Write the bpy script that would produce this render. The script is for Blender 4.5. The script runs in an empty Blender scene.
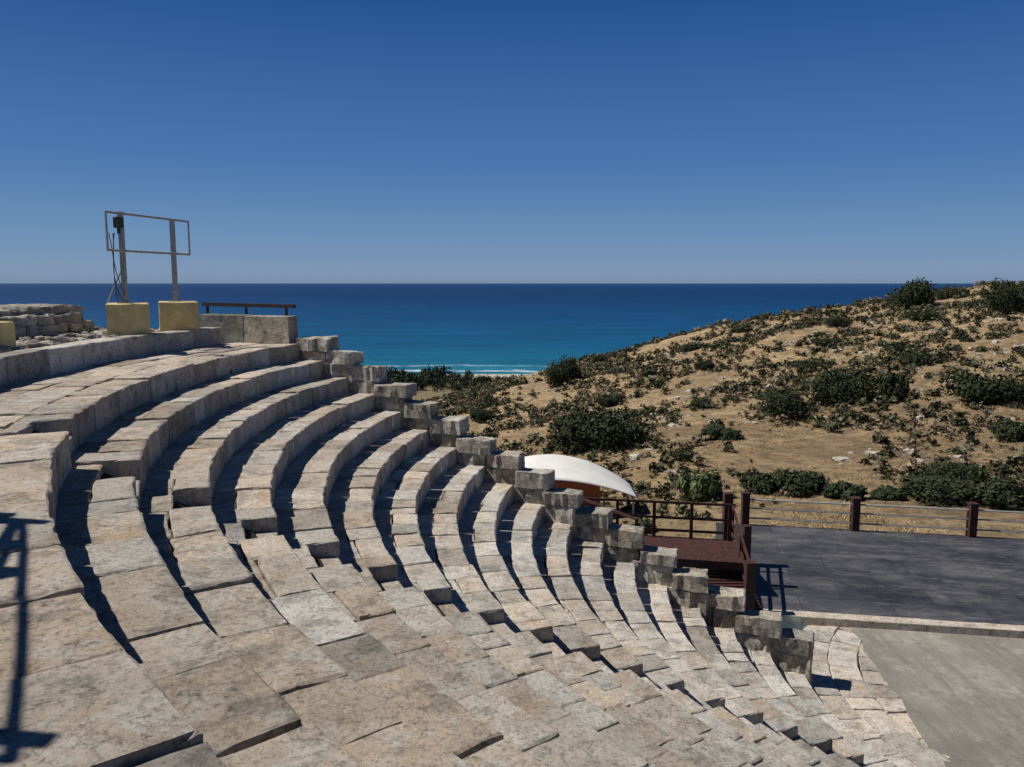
import bpy, math, random
import numpy as np
from mathutils import Vector, noise, Matrix
random.seed(7); rng=np.random.default_rng(7)
F=805.0; PITCH=math.atan(100.5/F)
CX,CY,R0,D,RISE=13.8,16.4,20.3,0.77,0.42
H0=-1.65
ZF=H0-18*RISE
AIS=0.37
SX,SY=-0.99,0.14   # horizontal direction towards the sun
SEL=math.radians(52)
scene=bpy.context.scene
scene.view_settings.view_transform='Standard'; scene.view_settings.look='None'; scene.view_settings.exposure=0

# ---------------------------------------------------------------- helpers
class MB:
    def __init__(s): s.v=[]; s.f=[]; s.c=[]
    def face(s,idx,c): s.f.append(idx); s.c.append(c)
    def build(s,name,mat,smooth=False,recalc=True,parent=None):
        me=bpy.data.meshes.new(name); me.from_pydata(s.v,[],s.f); 
        ca=me.color_attributes.new('tint','FLOAT_COLOR','CORNER')
        arr=[]
        for f,c in zip(s.f,s.c): arr.extend([c[0],c[1],c[2],1.0]*len(f))
        ca.data.foreach_set('color',arr)
        if recalc:
            import bmesh
            bm=bmesh.new(); bm.from_mesh(me); bmesh.ops.recalc_face_normals(bm,faces=bm.faces); bm.to_mesh(me); bm.free()
        if smooth: me.polygons.foreach_set('use_smooth',[True]*len(me.polygons))
        ob=bpy.data.objects.new(name,me); scene.collection.objects.link(ob)
        me.materials.append(mat)
        if parent: ob.parent=parent
        return ob
def empty(name):
    e=bpy.data.objects.new(name,None); scene.collection.objects.link(e); return e

def nodes(mat):
    mat.use_nodes=True; nt=mat.node_tree; nt.nodes.clear()
    out=nt.nodes.new('ShaderNodeOutputMaterial'); b=nt.nodes.new('ShaderNodeBsdfPrincipled')
    nt.links.new(b.outputs[0],out.inputs[0]); return nt,b
def N(nt,t,**k):
    n=nt.nodes.new(t)
    for a,v in k.items(): setattr(n,a,v)
    return n
def noi(nt,vec,scale,detail=6,rough=.6):
    n=N(nt,'ShaderNodeTexNoise'); nt.links.new(vec,n.inputs['Vector']); n.inputs['Scale'].default_value=scale
    n.inputs['Detail'].default_value=detail; n.inputs['Roughness'].default_value=rough; return n.outputs['Fac']
def ramp(nt,fac,stops):
    r=N(nt,'ShaderNodeValToRGB'); nt.links.new(fac,r.inputs[0]); e=r.color_ramp.elements
    while len(e)<len(stops): e.new(.5)
    for el,(p,c) in zip(e,stops):
        el.position=p; el.color=(c,c,c,1) if isinstance(c,(int,float)) else (*c,1)
    return r.outputs[0]
def mix(nt,fac,a,b,mode='MIX'):
    m=N(nt,'ShaderNodeMix',data_type='RGBA',blend_type=mode)
    for i,v in ((0,fac),(6,a),(7,b)):
        if isinstance(v,bpy.types.NodeSocket): nt.links.new(v,m.inputs[i])
        elif i==0: m.inputs[0].default_value=v
        else: m.inputs[i].default_value=(*v,1) if not isinstance(v,(int,float)) else (v,v,v,1)
    return m.outputs[2]
def math_(nt,op,a,b=0.0):
    m=N(nt,'ShaderNodeMath',operation=op)
    for i,v in ((0,a),(1,b)):
        if isinstance(v,bpy.types.NodeSocket): nt.links.new(v,m.inputs[i])
        else: m.inputs[i].default_value=v
    return m.outputs[0]
def pos(nt):
    return N(nt,'ShaderNodeNewGeometry').outputs['Position']
def bump(nt,b,h,strength,dist):
    n=N(nt,'ShaderNodeBump'); nt.links.new(h,n.inputs['Height']); n.inputs['Strength'].default_value=strength; n.inputs['Distance'].default_value=dist
    nt.links.new(n.outputs[0],b.inputs['Normal'])

def stone_mat(name,warm,grey,lich=.6,pmin=.45,crack=.4):
    m=bpy.data.materials.new(name); nt,b=nodes(m); p=pos(nt)
    at=N(nt,'ShaderNodeAttribute',attribute_name='tint'); sp=N(nt,'ShaderNodeSeparateColor'); nt.links.new(at.outputs['Color'],sp.inputs[0])
    base=mix(nt,sp.outputs[1],warm,grey)
    big=ramp(nt,noi(nt,p,.9,5,.65),[(.3,.84),(.7,1.12)])
    base=mix(nt,1,base,big,'MULTIPLY')
    sc=N(nt,'ShaderNodeVectorMath',operation='SCALE'); nt.links.new(sp.outputs[2],sc.inputs[3]); sc.inputs[0].default_value=(30,50,20)
    ad=N(nt,'ShaderNodeVectorMath',operation='ADD'); nt.links.new(p,ad.inputs[0]); nt.links.new(sc.outputs[0],ad.inputs[1]); p2=ad.outputs[0]
    orange=ramp(nt,noi(nt,p2,1.6,5,.7),[(.55,0),(.70,.65)])
    base=mix(nt,orange,base,(.50,.325,.17))
    pale=ramp(nt,noi(nt,p2,3.5,9,.78),[(.49,0),(.59,.75)])
    base=mix(nt,pale,base,(.74,.69,.60))
    dark=ramp(nt,noi(nt,p2,2.4,10,.82),[(.50,0),(.59,lich)])
    base=mix(nt,dark,base,(.17,.16,.14))
    spots=ramp(nt,noi(nt,p,7,7,.85),[(.585,0),(.645,.75)])
    base=mix(nt,spots,base,(.10,.095,.085))
    pits=ramp(nt,noi(nt,p,23,6,.85),[(.38,pmin),(.48,.97),(.75,1.15)])
    base=mix(nt,1,base,pits,'MULTIPLY')
    if crack:
        v=N(nt,'ShaderNodeTexVoronoi',feature='DISTANCE_TO_EDGE'); v.inputs['Scale'].default_value=1.1
        nn=N(nt,'ShaderNodeTexNoise'); nt.links.new(p2,nn.inputs['Vector']); nn.inputs['Scale'].default_value=1.6; nn.inputs['Detail'].default_value=5
        vm=N(nt,'ShaderNodeVectorMath',operation='ADD'); nt.links.new(p2,vm.inputs[0]); nt.links.new(nn.outputs['Color'],vm.inputs[1]); nt.links.new(vm.outputs[0],v.inputs['Vector'])
        cr=ramp(nt,v.outputs[0],[(.0,1.0),(.009,0)])
        crm=math_(nt,'MULTIPLY',cr,ramp(nt,noi(nt,p,.8,2,.5),[(.50,0),(.58,crack)]))
        base=mix(nt,crm,base,(.10,.085,.07))
    comb=N(nt,'ShaderNodeCombineColor'); 
    for i in range(3): nt.links.new(sp.outputs[0],comb.inputs[i])
    base=mix(nt,1,base,comb.outputs[0],'MULTIPLY')
    nt.links.new(base,b.inputs['Base Color']); b.inputs['Roughness'].default_value=.92; b.inputs['Specular IOR Level'].default_value=.15
    h=noi(nt,p,6,11,.80)
    bump(nt,b,h,1.0,.085)
    return m
def simple_mat(name,col,rough=.6,var=.25,scale=8,metal=0,bmp=.2,col2=None):
    m=bpy.data.materials.new(name); nt,b=nodes(m); p=pos(nt)
    n=noi(nt,p,scale,8,.65)
    c2=col2 or tuple(c*(1-var*1.6) for c in col)
    base=mix(nt,ramp(nt,n,[(.35,0),(.65,1)]),c2,col)
    nt.links.new(base,b.inputs['Base Color']); b.inputs['Roughness'].default_value=rough; b.inputs['Metallic'].default_value=metal
    b.inputs['Specular IOR Level'].default_value=.3
    bump(nt,b,noi(nt,p,scale*5,6,.7),bmp,.02)
    return m

STONE=stone_mat('limestone',(.66,.53,.405),(.62,.585,.52),.55,.45)
ROUGH=stone_mat('rough_limestone',(.50,.42,.315),(.49,.455,.385),.8,.3,0)
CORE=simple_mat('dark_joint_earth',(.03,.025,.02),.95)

def nv(x,y,z,s,seed=0.0):
    return noise.noise_vector(Vector((x*s+seed,y*s-seed,z*s+seed*.5)))

def block(M,fn,Lu,Lv,zt,zb,tint,step=.25,bev=.018,rough=.012,seed=None,tilt=.006,chip=1.0):
    """worn stone block; fn(s,t)->(x,y), s,t in 0..1"""
    seed=random.random()*50 if seed is None else seed
    nu=max(1,int(round(Lu/step))); nw=max(1,int(round(Lv/step)))
    def arr(L,n):
        e=min(.3,bev*1.1/L); g=min(.12,random.uniform(.003,.010)/L)
        return [g,g+e]+[e+g+(1-2*e-2*g)*k/n for k in range(1,n)]+[1-g-e,1-g]
    S=arr(Lu,nu); T=arr(Lv,nw)
    ta,tb=random.uniform(-tilt,tilt),random.uniform(-tilt,tilt)
    base=len(M.v); ni,nj=len(S),len(T)
    for i,s in enumerate(S):
        for j,t in enumerate(T):
            x,y=fn(s,t); z=zt+ta*(s-.5)*2+tb*(t-.5)*2
            n1=nv(x,y,z,1.7); n2=nv(x,y,z,7,seed)
            edge=(i in(0,ni-1))+(j in(0,nj-1))
            z+=n1[2]*rough*.8+n2[2]*rough*.5
            if edge:
                n3=nv(x,y,z,3.1,seed+9)
                ch=max(0,n2[0]+.05)*.9+max(0,n3[1]-.18)*5*chip
                z-=bev*(.25+edge*.25+ch*1.5)
                cx_,cy_=fn(.5,.5); dl=math.hypot(cx_-x,cy_-y)+1e-6; pull=bev*max(0,n3[1]-.18)*5*chip
                x+=n2[0]*rough*1.4+(cx_-x)/dl*pull; y+=n2[1]*rough*1.4+(cy_-y)/dl*pull
            M.v.append((x,y,z))
    for i in range(ni-1):
        for j in range(nj-1):
            a=base+i*nj+j; M.face((a,a+nj,a+nj+1,a+1),tint)
    loop=[(i,0) for i in range(ni)]+[(ni-1,j) for j in range(1,nj)]+[(i,nj-1) for i in range(ni-2,-1,-1)]+[(0,j) for j in range(nj-2,0,-1)]
    h=zt-zb; levels=max(1,int(round(h/.2)))
    prev=[base+i*nj+j for i,j in loop]
    for l in range(1,levels+1):
        cur=[]
        for i,j in loop:
            x0,y0,_=M.v[base+i*nj+j]; z=zt-h*l/levels
            n2=nv(x0,y0,z,5,seed)
            cur.append(len(M.v)); M.v.append((x0+n2[0]*rough*1.3,y0+n2[1]*rough*1.3,z))
        k=len(loop)
        for q in range(k):
            M.face((prev[q],prev[(q+1)%k],cur[(q+1)%k],cur[q]),tint)
        prev=cur
def ringfn(r0,r1,a0,a1):
    def fn(s,t):
        r=r0+(r1-r0)*t; a=a0+(a1-a0)*s
        return CX-r*math.cos(a),CY-r*math.sin(a)
    return fn
def wall_y(x): return 19.6-.364*x
def az_wall(r,off=.15):
    a=-.8
    while a<.6:
        x=CX-r*math.cos(a); y=CY-r*math.sin(a)
        if y<wall_y(x)+off: return a
        a+=.002
    return a
def tint(k,warm=None):
    w=random.gauss(.3+.035*k,.3) if warm is None else random.gauss(warm,.25)
    return (min(1.22,max(.6,random.gauss(.98,.14))),min(1,max(0,w)),random.random())

# ---------------------------------------------------------------- seating
M=MB(); AMAX=1.32
def run(r0,r1,a0,a1,zt,zb,k,lo,hi,warm=None,split=0,**kw):
    a=a0; rm=(r0+r1)/2
    while a<a1-1e-4:
        L=random.uniform(lo,hi)/rm; b=a+L
        if a1-b<lo*.5/rm: b=a1
        st=.12 if rm>16 else .2
        zz=zt+random.gauss(0,.009); r0j=r0+random.gauss(0,.009)
        kw['tilt']=.009
        if random.random()<split:
            q=r0+(r1-r0)*random.uniform(.5,.66)
            block(M,ringfn(r0j,q,a,b),(b-a)*rm,q-r0,zz,zb,tint(k,warm),step=st,**kw)
            zz-=random.uniform(0,.02); zb2=zz-.3
            if random.random()<.4 and (b-a)*rm>.8:
                m_=a+(b-a)*random.uniform(.35,.65)
                block(M,ringfn(q,r1,a,m_),(m_-a)*rm,r1-q,zz,zb2,tint(k,warm),step=st,**kw)
                block(M,ringfn(q,r1,m_,b),(b-m_)*rm,r1-q,zz,zb2,tint(k,warm),step=st,**kw)
            else: block(M,ringfn(q,r1,a,b),(b-a)*rm,r1-q,zz,zb2,tint(k,warm),step=st,**kw)
        else:
            block(M,ringfn(r0j,r1,a,b),(b-a)*rm,r1-r0,zz,zb,tint(k,warm),step=st,**kw)
        a=b
def zk(k): return H0-k*RISE
for k in range(0,18):
    Rk=R0-k*D; top=zk(k)
    segs=[(Rk,Rk+.62),(Rk+.62,Rk+1.25),(Rk+1.25,Rk+1.95)] if k==0 else [(Rk,Rk+D+.03)]
    for si,(ra,rb) in enumerate(segs):
        edge=az_wall(ra+(0 if k==0 else .2))
        near=0
        for A in (AIS if k>0 else .335,1.02,None):
            w=.85/Rk
            a1=A if A else AMAX
            r_in=ra-(.09 if (near and k==0 and si==0) else 0)
            lo,hi=(.55,1.25) if k<5 else (.42,1.0)
            run(r_in,rb,edge,a1,top,top-RISE*1.05,k,lo,hi,warm=.2 if k==0 else None,split=0 if k==0 else .38)
            if A:
                if si==0:
                    run(ra,ra+.40,A,A+w,top-RISE*.5,top-RISE*1.05,k,.6,.9)
                    run(ra+.40,rb,A,A+w,top,top-RISE*.8,k,.6,.9)
                else: run(ra,rb,A,A+w,top,top-.4,k,.4,.8,warm=.15)
                edge=A+w; near=1
Rb=R0-17*D; ZG=ZF+.12
for r0,r1 in ((Rb-.72,Rb+.03),(Rb-1.4,Rb-.72),(Rb-2.1,Rb-1.4),(Rb-2.8,Rb-2.1)):
    run(r0,r1,-.95,AMAX,ZG+.03,ZG-.1,17,.45,1.0,warm=.6)
seat=M.build('stone_theatre_seating',STONE)
C=MB()
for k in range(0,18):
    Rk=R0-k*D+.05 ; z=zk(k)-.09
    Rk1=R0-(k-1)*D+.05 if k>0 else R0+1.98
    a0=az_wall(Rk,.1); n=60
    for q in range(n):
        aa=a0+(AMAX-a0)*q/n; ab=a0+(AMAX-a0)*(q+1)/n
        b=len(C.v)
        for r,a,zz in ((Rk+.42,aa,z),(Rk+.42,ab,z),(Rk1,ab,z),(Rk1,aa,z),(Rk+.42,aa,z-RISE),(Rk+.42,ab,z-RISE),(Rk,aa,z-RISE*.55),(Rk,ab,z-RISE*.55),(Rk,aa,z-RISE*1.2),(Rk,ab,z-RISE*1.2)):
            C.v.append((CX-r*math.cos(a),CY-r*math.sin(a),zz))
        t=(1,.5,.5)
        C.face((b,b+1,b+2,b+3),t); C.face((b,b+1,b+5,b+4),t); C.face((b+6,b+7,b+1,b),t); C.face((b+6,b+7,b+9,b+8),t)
C.build('bedding',CORE,recalc=False).parent=seat

# ---------------------------------------------------------------- outer low wall
M=MB(); RW=R0+1.95
def runw(Mx,r0,r1,a0,a1,zt,zb,lo,hi,warm,rough=.012,bev=.02,jit=.004,st=.2):
    a=a0; rm=(r0+r1)/2
    while a<a1-1e-4:
        b=a+random.uniform(lo,hi)/rm
        if a1-b<lo*.5/rm: b=a1
        block(Mx,ringfn(r0,r1,a,b),(b-a)*rm,r1-r0,zt+random.gauss(0,jit),zb,tint(0,warm),step=st,rough=rough,bev=bev)
        a=b
runw(M,RW,RW+.5,-.24,AMAX,H0+.46,H0-.3,1.2,2.0,.75)
M.build('low_retaining_wall',STONE)
M=MB()
runw(M,RW+.5,RW+1.9,-.235,AMAX,H0+.38,H0-.4,.5,1.0,.6,rough=.05,jit=.03)
for lev in range(3):
    runw(M,RW+1.95+lev*.06,RW+2.6,-.15+lev*.012,AMAX,H0+.56+lev*.19,H0+.34+lev*.19,.22,.6,.8,rough=.05,bev=.035,jit=.02,st=.1)
runw(M,RW+2.3,RW+4.3,-.14,AMAX,H0+1.10,H0-.5,.6,1.4,.7,rough=.06,bev=.05,jit=.025)
for i in range(620):
    a=random.uniform(-.21,.5); r=random.uniform(RW+.7,RW+2.1); s=random.uniform(.03,.16)
    x,y=CX-r*math.cos(a),CY-r*math.sin(a)
    th=random.uniform(0,3)
    def fn(u,t,x=x,y=y,s=s,th=th):
        du,dv=(u-.5)*s*2,(t-.5)*s*1.5
        return x+du*math.cos(th)-dv*math.sin(th),y+du*math.sin(th)+dv*math.cos(th)
    block(M,fn,s*2,s*1.5,H0+.38+s*.9,H0+.3,tint(0,.7),step=.1,bev=s*.3,rough=s*.35)
M.build('rubble_terrace_wall',ROUGH)
PAINT=simple_mat('ochre_paint',(.74,.57,.26),.8,.18,5,bmp=.6)
GREYM=simple_mat('galvanised_steel',(.42,.41,.37),.5,.25,10,metal=.3)
DARKM=simple_mat('dark_iron',(.05,.045,.04),.6)
def box(Mx,c,ux,uy,L,W,z0,z1,bev=.02,tn=(1,.5,.5),rough=.003):
    ux=Vector((ux[0],ux[1])).normalized(); uy=Vector((uy[0],uy[1])).normalized()
    fn=lambda s,t:(c[0]+ux.x*(s-.5)*L+uy.x*(t-.5)*W,c[1]+ux.y*(s-.5)*L+uy.y*(t-.5)*W)
    block(Mx,fn,L,W,z1,z0,tn,step=.3,bev=bev,rough=rough,tilt=.001,chip=0)
def bar(Mx,a,b,w,h=None,tn=(1,.5,.5)):
    a,b=Vector(a),Vector(b); d=(b-a).normalized(); up=Vector((0,0,1)) if abs(d.z)<.9 else Vector((0,1,0))
    s=d.cross(up).normalized(); u=s.cross(d).normalized(); h=h or w
    base=len(Mx.v)
    for p in (a,b):
        for ss,uu in ((-1,-1),(1,-1),(1,1),(-1,1)): Mx.v.append(tuple(p+s*ss*w/2+u*uu*h/2))
    for f in ((0,1,2,3),(4,7,6,5),(0,4,5,1),(1,5,6,2),(2,6,7,3),(3,7,4,0)): Mx.face(tuple(base+i for i in f),tn)
def pipe(Mx,pts,r,n=8,tn=(1,.5,.5)):
    for a,b in zip(pts[:-1],pts[1:]):
        a,b=Vector(a),Vector(b); d=(b-a).normalized(); up=Vector((0,0,1)) if abs(d.z)<.9 else Vector((0,1,0))
        s=d.cross(up).normalized(); u=s.cross(d).normalized(); base=len(Mx.v)
        for p in (a,b):
            for q in range(n): Mx.v.append(tuple(p+(s*math.cos(2*math.pi*q/n)+u*math.sin(2*math.pi*q/n))*r))
        for q in range(n): Mx.face((base+q,base+(q+1)%n,base+n+(q+1)%n,base+n+q),tn)
        Mx.face(tuple(base+q for q in range(n)),tn); Mx.face(tuple(base+n+q for q in range(n-1,-1,-1)),tn)
p1=Vector((-9.08,19.0)); p2=Vector((-8.66,20.85))
for p in (p1,p2):
    Mx=MB(); t=Vector((1,.12)); box(Mx,p+Vector((.05,0)),t,(-.45,1),.97,.78,-1.26,-.47,bev=.03,rough=.008)
    Mx.build('painted_concrete_block',PAINT)
M=MB(); box(M,(-9.5,14.6),(.1,1),(1,-.1),.75,.5,H0+.42,H0+.95,bev=.03,rough=.006); M.build('painted_concrete_block',PAINT)

def lighting_frame(name,b1,b2,zb,zt,over,lamps=1,lower=.9):
    e=empty(name); d=(Vector(b2)-Vector(b1)); d2=d.normalized(); nrm=Vector((-d2.y,d2.x))
    for i,b in enumerate((b1,b2)):
        Mx=MB(); bar(Mx,(b[0],b[1],zb),(b[0],b[1],zt-.04*i),.10); bar(Mx,(b[0],b[1],zb),(b[0],b[1],zb+.03),.26)
        Mx.build('post_%d'%(i+1),GREYM,parent=e)
    off=nrm*-.08
    A=Vector(b1)-d2*over[0]+off; B=Vector(b2)+d2*over[1]+off
    Mx=MB(); zt1=zt-.05; zl=zt-lower
    def P(v,z): return (v.x,v.y,z)
    pipe(Mx,[P(A,zt1),P(B,zt1)],.027); pipe(Mx,[P(A,zl),P(B,zl)],.027)
    pipe(Mx,[P(A,zt1),P(A,zl)],.027); pipe(Mx,[P(B,zt1),P(B,zl)],.027)
    Mx.build('rectangular_frame',GREYM,parent=e)
    for li in range(lamps):
        Mx=MB(); c=Vector(b1)-d2*.24+off*1.6 if li==0 else Vector(b1)+d2*(.55*li)+off
        box(Mx,(c.x,c.y),d2,nrm,.18,.16,zt-.38,zt-.14,bev=.02)
        bar(Mx,(c.x,c.y,zt-.38),(c.x,c.y,zt-.52),.06)
        bar(Mx,(c.x-d2.x*.12,c.y-d2.y*.12,zt-.2),(c.x-d2.x*.12,c.y-d2.y*.12,zt-.4),.02)
        bar(Mx,(c.x,c.y,zt-.26),(b1[0],b1[1],zt-.26),.04)
        Mx.build('floodlight_%d'%(li+1),DARKM,parent=e)
    Mx=MB()
    for s in range(3):
        pts=[]
        for q in range(14):
            u=q/13; z=zt-.5-(zt-.5-zb-.02)*u
            o=-.3+.26*u**2+.07*math.sin(u*5+s*1.3)+s*.03
            pts.append((b1[0]+d2.x*o+.03*s-.05,b1[1]+d2.y*o-.07,z))
        pipe(Mx,pts,.010,5)
    Mx.build('cables',DARKM,parent=e)
    Mx=MB(); pipe(Mx,[(b1[0]-.36,b1[1]-.15,zb),(b1[0],b1[1],zt-1.25)],.018); Mx.build('brace',GREYM,parent=e)
    return e
lighting_frame('lighting_frame',(-9.08,19.0),(-8.66,20.85),-.47,1.64,(.58,.56))
lighting_frame('lighting_frame',(-5.72,5.75),(-4.12,3.05),H0,1.55,(.0,.1),3,.55)

# ---------------------------------------------------------------- end wall
M=MB()
wn=Vector((.364,1)).normalized()
def wp(x): return Vector((x,wall_y(x)))
def seg(x0,x1,z0,z1,th=.55,dy=0,**kw):
    a=wp(x0);b=wp(x1)
    fn=lambda s,t:((a.x+(b.x-a.x)*s)+wn.x*(t*th+dy),(a.y+(b.y-a.y)*s)+wn.y*(t*th+dy))
    block(M,fn,(b-a).length,th,z1,z0,tint(8,.6),**kw)
seg(-8.9,-7.45,-1.9,-.88,th=.5,step=.3,bev=.015,rough=.006)
seg(-7.45,-6.05,-1.9,-.90,th=.5,step=.3,bev=.015,rough=.006)
def xw(r):
    a=az_wall(r,0); return CX-r*math.cos(a)
for k in range(1,18):
    x0=xw(R0-(k-1)*D)+.02; x1=xw(R0-k*D)+.10
    if k==1: x0-=.1
    top=zk(k)+.66+.010*k
    o=random.uniform(-.06,.06); hh=random.uniform(.3,.44); j0=random.uniform(-.03,.05)
    seg(x0+j0,x1+random.uniform(-.03,.12),top-hh,top+random.uniform(-.06,.05),dy=o,step=.12,bev=.028,rough=.035,tilt=.02,th=random.uniform(.48,.6))
    seg(x0-random.uniform(.0,.12),x1+random.uniform(-.06,.03),top-1.0,top-hh+.002,dy=o+random.uniform(.02,.08),th=.5,step=.12,bev=.03,rough=.04)
    z=top-1.0
    while z>ZF-.3:
        seg(x0,x1+.05,max(z-.5,ZF-.5),z,dy=.08+random.uniform(-.02,.03),th=.45,step=.25,bev=.03,rough=.03); z-=.5
M.build('stepped_stone_wall',ROUGH)
M=MB()
bar(M,(-8.9,23.3,-.60),(-6.0,22.3,-.64),.12,.10)
for t in (.05,.5,.95): bar(M,(-8.9+2.8*t,23.3-1.0*t,-.63-.03),(-8.9+2.8*t,23.3-1.0*t,-1.6),.06)
M.build('handrail',simple_mat('weathered_dark_wood',(.07,.045,.03),.7,.3,6))

# ---------------------------------------------------------------- orchestra floor & stage
m=bpy.data.materials.new('worn_concrete'); nt,b=nodes(m); p=pos(nt)
c=mix(nt,ramp(nt,noi(nt,p,.5,9,.8),[(.38,0),(.60,1)]),(.25,.225,.185),(.40,.365,.305))
c=mix(nt,ramp(nt,noi(nt,p,2.0,9,.85),[(.47,0),(.58,.6)]),c,(.18,.165,.14))
c=mix(nt,ramp(nt,noi(nt,p,1.1,9,.85),[(.52,0),(.60,.6)]),c,(.52,.48,.41))
mpx=N(nt,'ShaderNodeMapping'); nt.links.new(p,mpx.inputs[0]); mpx.inputs['Scale'].default_value=(1.4,.18,1); mpx.inputs['Rotation'].default_value=(0,0,.15)
c=mix(nt,ramp(nt,noi(nt,mpx.outputs[0],.8,8,.7),[(.5,0),(.6,.5)]),c,(.17,.155,.135))
mpb=N(nt,'ShaderNodeMapping'); nt.links.new(p,mpb.inputs[0]); mpb.inputs['Rotation'].default_value=(0,0,.17)
w=N(nt,'ShaderNodeTexBrick'); nt.links.new(mpb.outputs[0],w.inputs['Vector']); w.inputs['Scale'].default_value=1; w.inputs['Brick Width'].default_value=3.4; w.inputs['Row Height'].default_value=2.6; w.inputs['Mortar Size'].default_value=.014; w.inputs['Mortar Smooth'].default_value=.4
w.inputs['Color1'].default_value=(1,1,1,1); w.inputs['Color2'].default_value=(.86,.86,.86,1); w.inputs['Mortar'].default_value=(.6,.6,.6,1)
c=mix(nt,.7,c,w.outputs[0],'MULTIPLY')
nt.links.new(c,b.inputs['Base Color']); b.inputs['Roughness'].default_value=.9
bump(nt,b,noi(nt,p,7,9,.8),.9,.06); CONC=m
M=MB(); pts=[]
for i in range(60):
    y=-12+33.2*i/59; n_=noise.noise(Vector((y*1.3,0,4)))
    pts.append((8.15+.13*(y-14.2)+.16*n_,y))
top=pts+[(45,19),(45,-12)]
for x,y in top: M.v.append((x,y,ZG+.055))
M.face(tuple(range(len(top))),(1,.5,.5))
k0=len(M.v)
for x,y in pts: M.v.append((x,y,ZG-.2))
for i in range(59): M.face((i,i+1,k0+i+1,k0+i),(1,.5,.5))
M.build('orchestra_floor',CONC)
m=bpy.data.materials.new('stage_boards'); nt,b=nodes(m); p=pos(nt)
c=mix(nt,ramp(nt,noi(nt,p,.35,9,.8),[(.38,0),(.6,1)]),(.022,.022,.026),(.070,.070,.076))
mp=N(nt,'ShaderNodeMapping'); nt.links.new(p,mp.inputs[0]); mp.inputs['Rotation'].default_value=(0,0,math.radians(11.3))
mp2=N(nt,'ShaderNodeMapping'); nt.links.new(mp.outputs[0],mp2.inputs[0]); mp2.inputs['Scale'].default_value=(.3,1,1)
c=mix(nt,ramp(nt,noi(nt,mp2.outputs[0],1.5,9,.88),[(.49,0),(.59,.65)]),c,(.17,.165,.16))
w=N(nt,'ShaderNodeTexBrick'); nt.links.new(mp.outputs[0],w.inputs['Vector'])
w.inputs['Scale'].default_value=1; w.inputs['Brick Width'].default_value=2.44; w.inputs['Row Height'].default_value=1.22; w.inputs['Mortar Size'].default_value=.012
w.inputs['Color1'].default_value=(1,1,1,1); w.inputs['Color2'].default_value=(.6,.6,.63,1); w.inputs['Mortar'].default_value=(.3,.3,.3,1)
c=mix(nt,1,c,w.outputs[0],'MULTIPLY')
nt.links.new(c,b.inputs['Base Color']); b.inputs['Roughness'].default_value=.65; bump(nt,b,noi(nt,p,6,8,.7),.3,.03)
ZS=-8.85
M=MB()
fx=lambda x:21.05-.17*(x-7.3)
bx=lambda x:28.9-.19*(x-8.8)
M.v=[(6.6,fx(6.6),ZS),(40,fx(40),ZS),(40,bx(40),ZS),(7.6,bx(7.6),ZS),(6.6,fx(6.6),ZF-.5),(40,fx(40),ZF-.5),(40,bx(40),ZF-1.5),(7.6,bx(7.6),ZF-1.5)]
for f in ((0,1,2,3),(0,4,5,1),(3,2,6,7),(0,3,7,4)): M.face(f,(1,.5,.5))
M.build('stage',m)
M=MB(); x=6.2
while x<40:
    x1=x+random.uniform(1.4,2.2)
    fn=lambda s,t,x=x,x1=x1:(x+(x1-x)*s,fx(x+(x1-x)*s)-.43+.41*t)
    block(M,fn,x1-x,.38,ZS+.015,ZF-.2,(1.1,.3,random.random()),step=.4,bev=.01,rough=.006); x=x1
M.build('stage_kerb',STONE)

RED=simple_mat('red_brown_timber',(.085,.034,.026),.65,.35,7,bmp=.3)
WHITE=simple_mat('rail_paint',(.40,.40,.39),.6,.2,7)
e=empty('stage_railing')
Mp=MB(); Mr=MB()
rx=[8.6,12.35,16.15,20,24,28,32,36]
for i,x in enumerate(rx):
    y=bx(x)-.05
    bar(Mp,(x,y,ZS),(x,y,ZS+1.15),.26); bar(Mp,(x,y,ZS+1.152),(x,y,ZS+1.21),.31)
    if i+1<len(rx):
        for hz in (.95,.62,.25): 
            x2=rx[i+1]; pipe(Mr,[(x,y,ZS+hz),(x2,bx(x2)-.05,ZS+hz)],.032)
Mp.build('posts',RED,parent=e); Mr.build('rails',WHITE,parent=e)
e=empty('timber_walkway')
M=MB()
zd=-7.9
for i in range(36):
    x=1.9+i*.14; yy=24.2-.2*(x-2)
    bar(M,(x,yy-1.2,zd-.02),(x,yy+.9,zd-.02),.13,.04)
bar(M,(1.8,23.1,zd-.15),(6.9,22.1,zd-.15),.08,.2); bar(M,(1.8,25.1,zd-.15),(6.9,24.1,zd-.15),.08,.2)
M.build('deck',RED,parent=e)
M=MB()
def railing(P,Q,z0,z1,n,h=1.15,pw=.09):
    P,Q=Vector(P),Vector(Q)
    for i in range(n+1):
        c=P.lerp(Q,i/n); z=z0+(z1-z0)*i/n; bar(M,(c.x,c.y,z-.3),(c.x,c.y,z+h),pw)
    for hz in (h-.03,h*.55,h*.2): bar(M,(P.x,P.y,z0+hz),(Q.x,Q.y,z1+hz),.06,.07)
railing((2.2,24.9),(6.7,24.1),zd,zd,4)
railing((2.2,24.9),(3.6,22.6),zd,zd,2)
railing((6.9,24.5),(6.45,20.9),-8.0,-8.75,2,h=1.1,pw=.1)
bar(M,(6.8,24.7,-9),(6.8,24.7,-6.55),.26); bar(M,(6.42,20.9,-9.2),(6.42,20.9,-7.45),.26); bar(M,(6.9,22.9,-9),(6.9,22.9,-7.05),.2)
for x in (2.2,3.7,5.2,6.7): bar(M,(x,24.7-.2*(x-2.2),zd-2.5),(x,24.7-.2*(x-2.2),zd-.1),.16)
M.build('railings',RED,parent=e)
M=MB()
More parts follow.
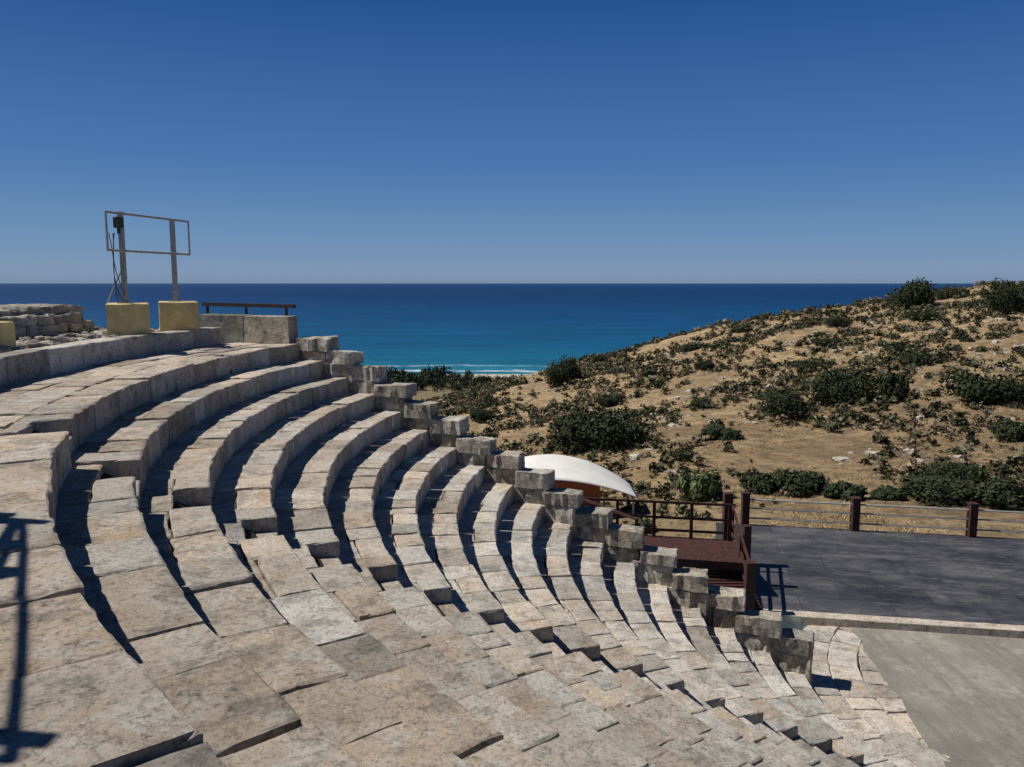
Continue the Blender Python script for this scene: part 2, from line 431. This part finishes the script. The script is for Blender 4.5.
for i in range(24):
    t=i/23; y=23.9-3.0*t; bar(M,(5.4,y,-7.97-.85*t),(6.8,y,-7.97-.85*t),.12,.04)
M.build('ramp',RED,parent=e)

# ---------------------------------------------------------------- terrain
xs_=[-400,-60,-20,-2.4,6.4,17.6,29,45,69,102,200,500]; zs_=[-60,-31,-24.5,-20.3,-18.2,-15.4,-12.3,-8.3,-3.8,-.3,8,20]
xn_=[-300,-60,-12,10,25,60,150,500]; zn_=[-60,-24,-14,-10.6,-10.4,-6,8,30]
SEA=-75.0
def terr(x,y):
    zr=np.interp(x,xs_,zs_); zn=np.interp(x,xn_,zn_)
    t=min(1,max(0,(y-32)/128.0)); t=t**.85
    z=zn+(zr-zn)*t
    if y>160: z=SEA+1+(z-SEA-1)*math.exp(-(((y-160)/150)**1.5))
    if y>645: z-= (y-645)*.06
    k=min(1,max(0,(y-36)/30))
    k2=1 if y<300 else max(.1,1-(y-300)/200)
    z+=k*k2*(1.4*noise.noise(Vector((x/27,y/27,3)))+.75*noise.noise(Vector((x/9,y/9,8)))+.28*noise.noise(Vector((x/2.5,y/2.5,1))))
    return float(z)
M=MB(); ny,nx=300,420
ys=[22+ (760-22)*((j/(ny-1))**2.4) for j in range(ny)]
for y in ys:
    for i in range(nx):
        u=-1.0+2.6*i/(nx-1); x=u*(y+22)
        M.v.append((x,y,terr(x,y)))
for j in range(ny-1):
    for i in range(nx-1):
        a=j*nx+i; M.face((a,a+1,a+nx+1,a+nx),(1,1,1))
m=bpy.data.materials.new('dry_hillside'); nt,b=nodes(m); p=pos(nt)
straw=mix(nt,ramp(nt,noi(nt,p,.22,9,.8),[(.38,0),(.56,1)]),(.37,.25,.135),(.62,.455,.26))
c=mix(nt,ramp(nt,noi(nt,p,.05,8,.75),[(.46,0),(.58,.75)]),straw,(.34,.235,.145))
c=mix(nt,ramp(nt,noi(nt,p,.8,10,.85),[(.49,0),(.56,.75)]),c,(.20,.165,.10))
c=mix(nt,ramp(nt,noi(nt,p,2.7,9,.85),[(.53,0),(.60,.75)]),c,(.18,.135,.08))
c=mix(nt,ramp(nt,noi(nt,p,.6,10,.88),[(.59,0),(.65,.8)]),c,(.62,.56,.47))
sep=N(nt,'ShaderNodeSeparateXYZ'); nt.links.new(p,sep.inputs[0])
low=N(nt,'ShaderNodeMapRange'); nt.links.new(sep.outputs[2],low.inputs[0]); low.inputs[1].default_value=-60; low.inputs[2].default_value=-73
c=mix(nt,low.outputs[0],c,(.20,.17,.10))
sd=N(nt,'ShaderNodeMapRange'); nt.links.new(math_(nt,'ADD',sep.outputs[1],math_(nt,'MULTIPLY',noi(nt,p,.03,5,.6),30.0)),sd.inputs[0]); sd.inputs[1].default_value=640; sd.inputs[2].default_value=650
c=mix(nt,sd.outputs[0],c,(.50,.44,.35))
nt.links.new(c,b.inputs['Base Color']); b.inputs['Roughness'].default_value=1; b.inputs['Specular IOR Level'].default_value=.05
bump(nt,b,noi(nt,p,1.4,11,.8),1.0,.6)
M.build('hillside_terrain',m,smooth=True,recalc=False)

# foliage (numpy batches)
m=bpy.data.materials.new('foliage'); nt,b=nodes(m); p=pos(nt)
at=N(nt,'ShaderNodeAttribute',attribute_name='tint')
c=mix(nt,1,at.outputs['Color'],ramp(nt,noi(nt,p,3,2,.7),[(.3,.6),(.7,1.3)]),'MULTIPLY')
nt.links.new(c,b.inputs['Base Color']); b.inputs['Roughness'].default_value=.8; b.inputs['Specular IOR Level'].default_value=.15
FOL=m
def cloud(n,ls,lobes=5,shell=.5,spread=.6,pos_=None):
    """unit bush: radius 1 in xy, height 1; returns quads (n,4,3) and shade (n,)"""
    a=rng.uniform(0,6.28,lobes); r=rng.random(lobes)**.5*spread
    L=np.stack([r*np.cos(a),r*np.sin(a),rng.uniform(.25,.62,lobes)*(1-.35*r)],1); LR=np.stack([rng.uniform(.3,.5,lobes),rng.uniform(.28,.42,lobes)],1)
    k=rng.integers(0,lobes,n); d=rng.normal(size=(n,3)); d/=np.linalg.norm(d,axis=1)[:,None]
    q=rng.uniform(shell,1.1,n)[:,None]
    P=L[k]+d*q*np.stack([LR[k,0],LR[k,0],LR[k,1]],1); P[:,2]=np.maximum(P[:,2],-.02)
    s=(ls*rng.uniform(.5,1.35,n))[:,None]
    A=rng.normal(size=(n,3)); A/=np.linalg.norm(A,axis=1)[:,None]; B=np.cross(A,d+.1); B/=np.linalg.norm(B,axis=1)[:,None]
    Q=np.stack([P+A*s,P+B*s*.65,P-A*s,P-B*s*.65],1)
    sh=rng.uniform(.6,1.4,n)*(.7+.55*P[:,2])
    return Q,sh
def blades(n):
    P=np.zeros((n,3)); P[:,:2]=rng.normal(size=(n,2))*.5
    t=P+np.stack([rng.normal(size=n)*.4,rng.normal(size=n)*.4,rng.uniform(.35,.9,n)],1)
    w=rng.normal(size=(n,3))*np.array([.08,.08,0])
    return np.stack([P-w,P+w,t+w*.15,t-w*.15],1),rng.uniform(.6,1.25,n)
def batch(name,items,templates,mat=None):
    """items: (x,y,z,rx,rz,(r,g,b))"""
    V=[];Cc=[]
    for it in items:
        Q,sh=templates[rng.integers(len(templates))]
        th=rng.uniform(0,6.28); c_,s_=math.cos(th),math.sin(th)
        X=Q[...,0]*c_-Q[...,1]*s_; Y=Q[...,0]*s_+Q[...,1]*c_
        V.append(np.stack([X*it[3]+it[0],Y*it[3]+it[1],Q[...,2]*it[4]+it[2]],-1).reshape(-1,3))
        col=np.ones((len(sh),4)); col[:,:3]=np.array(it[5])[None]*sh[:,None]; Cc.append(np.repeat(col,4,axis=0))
    V=np.concatenate(V).astype(np.float32); Cc=np.concatenate(Cc).astype(np.float32); n=len(V)
    me=bpy.data.meshes.new(name); me.vertices.add(n); me.vertices.foreach_set('co',V.ravel()); me.loops.add(n)
    me.loops.foreach_set('vertex_index',np.arange(n,dtype=np.int32)); me.polygons.add(n//4)
    me.polygons.foreach_set('loop_start',np.arange(0,n,4,dtype=np.int32)); me.polygons.foreach_set('loop_total',np.full(n//4,4,dtype=np.int32))
    me.update(calc_edges=True)
    ca=me.color_attributes.new('tint','FLOAT_COLOR','CORNER'); ca.data.foreach_set('color',Cc.ravel())
    me.materials.append(mat or FOL); ob=bpy.data.objects.new(name,me); scene.collection.objects.link(ob); return ob
BUSH=[(6.8,62.9,4.2,3.6),(8.4,133.5,3.4,5.2),(23.1,67.1,2.6,2.7),(28.2,68.1,2.7,3.3),(31.2,65.1,1.3,2.9),(36.6,62.3,3.6,3.0),(68.1,138.3,4.8,5.6),(66.8,108.8,3.2,5.4),(10.0,41.7,1.1,1.8),(34.1,91.5,2.0,1.6),(42.4,149.9,2.4,1.9),(17.6,160.3,1.8,1.6),(13.6,42.9,1.2,1.2),(15.5,42.2,1.5,1.4),(17.3,40.7,1.0,1.0),(19.4,40.4,.9,.8),(21.6,39.6,2.0,1.5),(23.8,38.1,1.6,1.4),(-3.9,103.6,1.7,1.8),(30.1,135.8,1.7,1.4),(15.2,57.9,1.5,1.2),(24.6,44.2,1.9,1.3),(52.0,128.0,2.2,2.0),(60.0,118.0,2.6,1.6),(79,146,3.0,3.0),(46,96,1.8,1.4),(12,98,1.8,1.6),(5.3,78,1.4,1.2),(20,84,1.5,1.3),(40,80,1.7,1.5),(50,76,2.0,1.7),(27,112,1.6,1.5),(44,112,1.8,1.5),(11.5,52,1.1,.9),(33,52,1.6,1.3)]
for x,y,r,h in BUSH:
    leaf=max(.04,.10/r)
    g=(.036,.047,.022) if rng.random()<.75 else (.065,.07,.032)
    if (x,y)==(10.0,41.7): g=(.11,.13,.055)
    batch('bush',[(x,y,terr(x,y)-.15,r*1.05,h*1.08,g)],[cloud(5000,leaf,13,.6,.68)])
T1=[cloud(38,.19,4,.35,.45) for _ in range(14)]
items=[]
while len(items)<12500:
    y=36+170*rng.random()**.75; u=rng.uniform(-.15,.78); x=u*y
    dn=noise.noise(Vector((x/12,y/12,5)))+.5*noise.noise(Vector((x/4,y/4,2)))
    if rng.random()>.45+dn*1.4: continue
    r=(.10+.48*rng.random()**2.2)*(1+.006*y); g=rng.random()
    col=(.045,.052,.025) if g<.45 else ((.11,.108,.06) if g<.75 else (.20,.155,.095))
    items.append((x,y,terr(x,y)-.05,r*1.45,r*1.35,col))
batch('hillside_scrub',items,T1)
T2=[blades(8) for _ in range(10)]
items=[]
while len(items)<10000:
    y=33+85*rng.random()**1.2; u=rng.uniform(-.1,.78); x=u*y; s=rng.uniform(.1,.26)
    if noise.noise(Vector((x/6,y/6,9)))<rng.uniform(-.3,.25): continue
    k=rng.uniform(.75,1.1); items.append((x,y,terr(x,y)-.03,s,s*.9,(.52*k,.385*k,.21*k)))
batch('dry_grass',items,T2)
Mx=MB(); cnt=0
while cnt<620:
    y=random.uniform(48,160); u=random.uniform(.0,.75); x=u*y
    if noise.noise(Vector((x/10,y/10,20)))<.06: continue
    s=.1+.45*random.random()**2; z=terr(x,y); th=random.uniform(0,3)
    def fn(uu,t,x=x,y=y,s=s,th=th):
        du,dv=(uu-.5)*s*2,(t-.5)*s*1.4
        return x+du*math.cos(th)-dv*math.sin(th),y+du*math.sin(th)+dv*math.cos(th)
    block(Mx,fn,s*2,s*1.4,z+s*.4,z-.4,(1.05,.7,random.random()),step=.3,bev=s*.25,rough=s*.3); cnt+=1
Mx.build('limestone_outcrops',ROUGH)
T3=[cloud(90,.12,5) for _ in range(8)]
items=[]
for i in range(520):
    x=rng.uniform(-125,30)
    y=rng.uniform(540,638) if x<-30 else rng.uniform(540,606)
    h=rng.uniform(2.5,10)*(1.2 if x<-55 else .7)
    items.append((x,y,terr(x,y),h*rng.uniform(.5,.8),h,(.03,.042,.024)))
batch('coastal_trees',items,T3)

# ---------------------------------------------------------------- canopy
e=empty('white_canopy_pavilion')
CW=simple_mat('white_canvas',(.78,.76,.71),.7,.08,1.2,bmp=.1)
M=MB(); gx,gy=26,10
for j in range(gy+1):
    for i in range(gx+1):
        s=i/gx; t=j/gy
        x=.7+5.75*s ; y=40.2+2.4*t-.3*s
        z=-9.85-1.05*s+1.0*math.sin(math.pi*min(1,(s*.86+.14)))**.8*(.5+.5*t) -.45*(1-t)*(1-s)
        M.v.append((x,y,z))
for j in range(gy):
    for i in range(gx):
        a=j*(gx+1)+i; M.face((a,a+1,a+gx+2,a+gx+1),(1,1,1))
ob=M.build('canopy',CW,smooth=True,parent=e); md=ob.modifiers.new('s','SOLIDIFY'); md.thickness=.05
M=MB(); box(M,(3.1,41.4),(1,-.05),(.05,1),3.0,1.2,-14,-10.25,rough=.001); M.build('brick_red_wall',simple_mat('brick_red',(.40,.12,.055),.8),parent=e)
M=MB()
for x,y,z in ((.8,40.3,-10.3),(6.2,40.1,-10.9),(.9,42.5,-10.0),(6.2,42.2,-10.8)): bar(M,(x,y,-14),(x,y,z),.1)
M.build('poles',GREYM,parent=e)

# ---------------------------------------------------------------- sea
m=bpy.data.materials.new('sea_water'); nt,b=nodes(m); p=pos(nt)
sep=N(nt,'ShaderNodeSeparateXYZ'); nt.links.new(p,sep.inputs[0])
wob=math_(nt,'MULTIPLY',noi(nt,p,.006,5,.6),260.0)
yy=math_(nt,'ADD',sep.outputs[1],wob)
mr=N(nt,'ShaderNodeMapRange'); nt.links.new(yy,mr.inputs[0]); mr.inputs[1].default_value=760; mr.inputs[2].default_value=5200
c=ramp(nt,mr.outputs[0],[(0,(.02,.19,.25)),(.022,(.008,.115,.19)),(.07,(.004,.078,.168)),(.25,(.003,.052,.142)),(.6,(.003,.034,.112)),(1,(.003,.028,.098))])
mp=N(nt,'ShaderNodeMapping'); nt.links.new(p,mp.inputs[0]); mp.inputs['Scale'].default_value=(.3,1,1)
c=mix(nt,1,c,ramp(nt,noi(nt,mp.outputs[0],.015,13,.92),[(.38,.66),(.62,1.36)]),'MULTIPLY')
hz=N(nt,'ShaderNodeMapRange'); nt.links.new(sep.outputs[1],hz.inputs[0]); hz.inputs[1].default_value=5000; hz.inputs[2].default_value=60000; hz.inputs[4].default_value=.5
c=mix(nt,hz.outputs[0],c,(.035,.09,.19))  # horizon haze painted into the water colour, paler blue with distance
fo=math_(nt,'ADD',sep.outputs[1],math_(nt,'MULTIPLY',noi(nt,p,.02,6,.6),50.0))
wv=math_(nt,'SINE',math_(nt,'MULTIPLY',fo,.16)); 
near=N(nt,'ShaderNodeMapRange'); nt.links.new(fo,near.inputs[0]); near.inputs[1].default_value=785; near.inputs[2].default_value=690
foam=math_(nt,'MULTIPLY',ramp(nt,wv,[(.58,0),(.8,.9)]),near.outputs[0])
foam=math_(nt,'MULTIPLY',foam,ramp(nt,noi(nt,p,.05,6,.7),[(.40,0),(.56,1)]))
c=mix(nt,foam,c,(.8,.83,.83))
nt.links.new(c,b.inputs['Base Color']); b.inputs['Roughness'].default_value=.5; b.inputs['Specular IOR Level'].default_value=.12
bump(nt,b,noi(nt,mp.outputs[0],.2,8,.7),.6,1.5)
M=MB(); M.v=[(-150000,-300,SEA),(150000,-300,SEA),(150000,150000,SEA),(-150000,150000,SEA)]; M.face((0,1,2,3),(1,1,1)); M.build('sea',m)

# ---------------------------------------------------------------- light, sky, camera
w=bpy.data.worlds.new('World'); scene.world=w; w.use_nodes=True; nt=w.node_tree; nt.nodes.clear()
o=nt.nodes.new('ShaderNodeOutputWorld'); bg=nt.nodes.new('ShaderNodeBackground'); sky=nt.nodes.new('ShaderNodeTexSky')
sky.sky_type='NISHITA'; sky.sun_disc=False; sky.sun_elevation=SEL; sky.sun_rotation=math.atan2(SX,SY); sky.air_density=1.0; sky.dust_density=.3; sky.ozone_density=4.0; sky.altitude=50
tc=nt.nodes.new('ShaderNodeTexCoord'); sx=nt.nodes.new('ShaderNodeSeparateXYZ'); nt.links.new(tc.outputs['Generated'],sx.inputs[0])
rc=ramp(nt,sx.outputs[2],[(0,(.185,.27,.40)),(.012,(.205,.305,.46)),(.06,(.135,.265,.475)),(.14,(.062,.18,.42)),(.31,(.014,.085,.285)),(.5,(.008,.045,.16)),(1,(.004,.016,.06))])
sc=nt.nodes.new('ShaderNodeVectorMath'); sc.operation='SCALE'; nt.links.new(rc,sc.inputs[0]); sc.inputs[3].default_value=1/.06
fin=mix(nt,.94,sky.outputs[0],sc.outputs[0])
nt.links.new(fin,bg.inputs[0]); bg.inputs[1].default_value=.06; nt.links.new(bg.outputs[0],o.inputs[0])
sl=bpy.data.lights.new('sun','SUN'); sl.energy=5.0; sl.angle=math.radians(.53); sl.color=(1,.955,.885)
so=bpy.data.objects.new('sun',sl); scene.collection.objects.link(so)
dv=Vector((SX*math.cos(SEL),SY*math.cos(SEL),math.sin(SEL))); so.rotation_euler=dv.to_track_quat('Z','Y').to_euler()
cam=bpy.data.cameras.new('camera'); co=bpy.data.objects.new('camera',cam); scene.collection.objects.link(co)
cam.sensor_width=36; cam.lens=36*F/1024; cam.clip_end=300000; cam.clip_start=.05
co.rotation_euler=(math.pi/2-PITCH,0,0); scene.camera=co
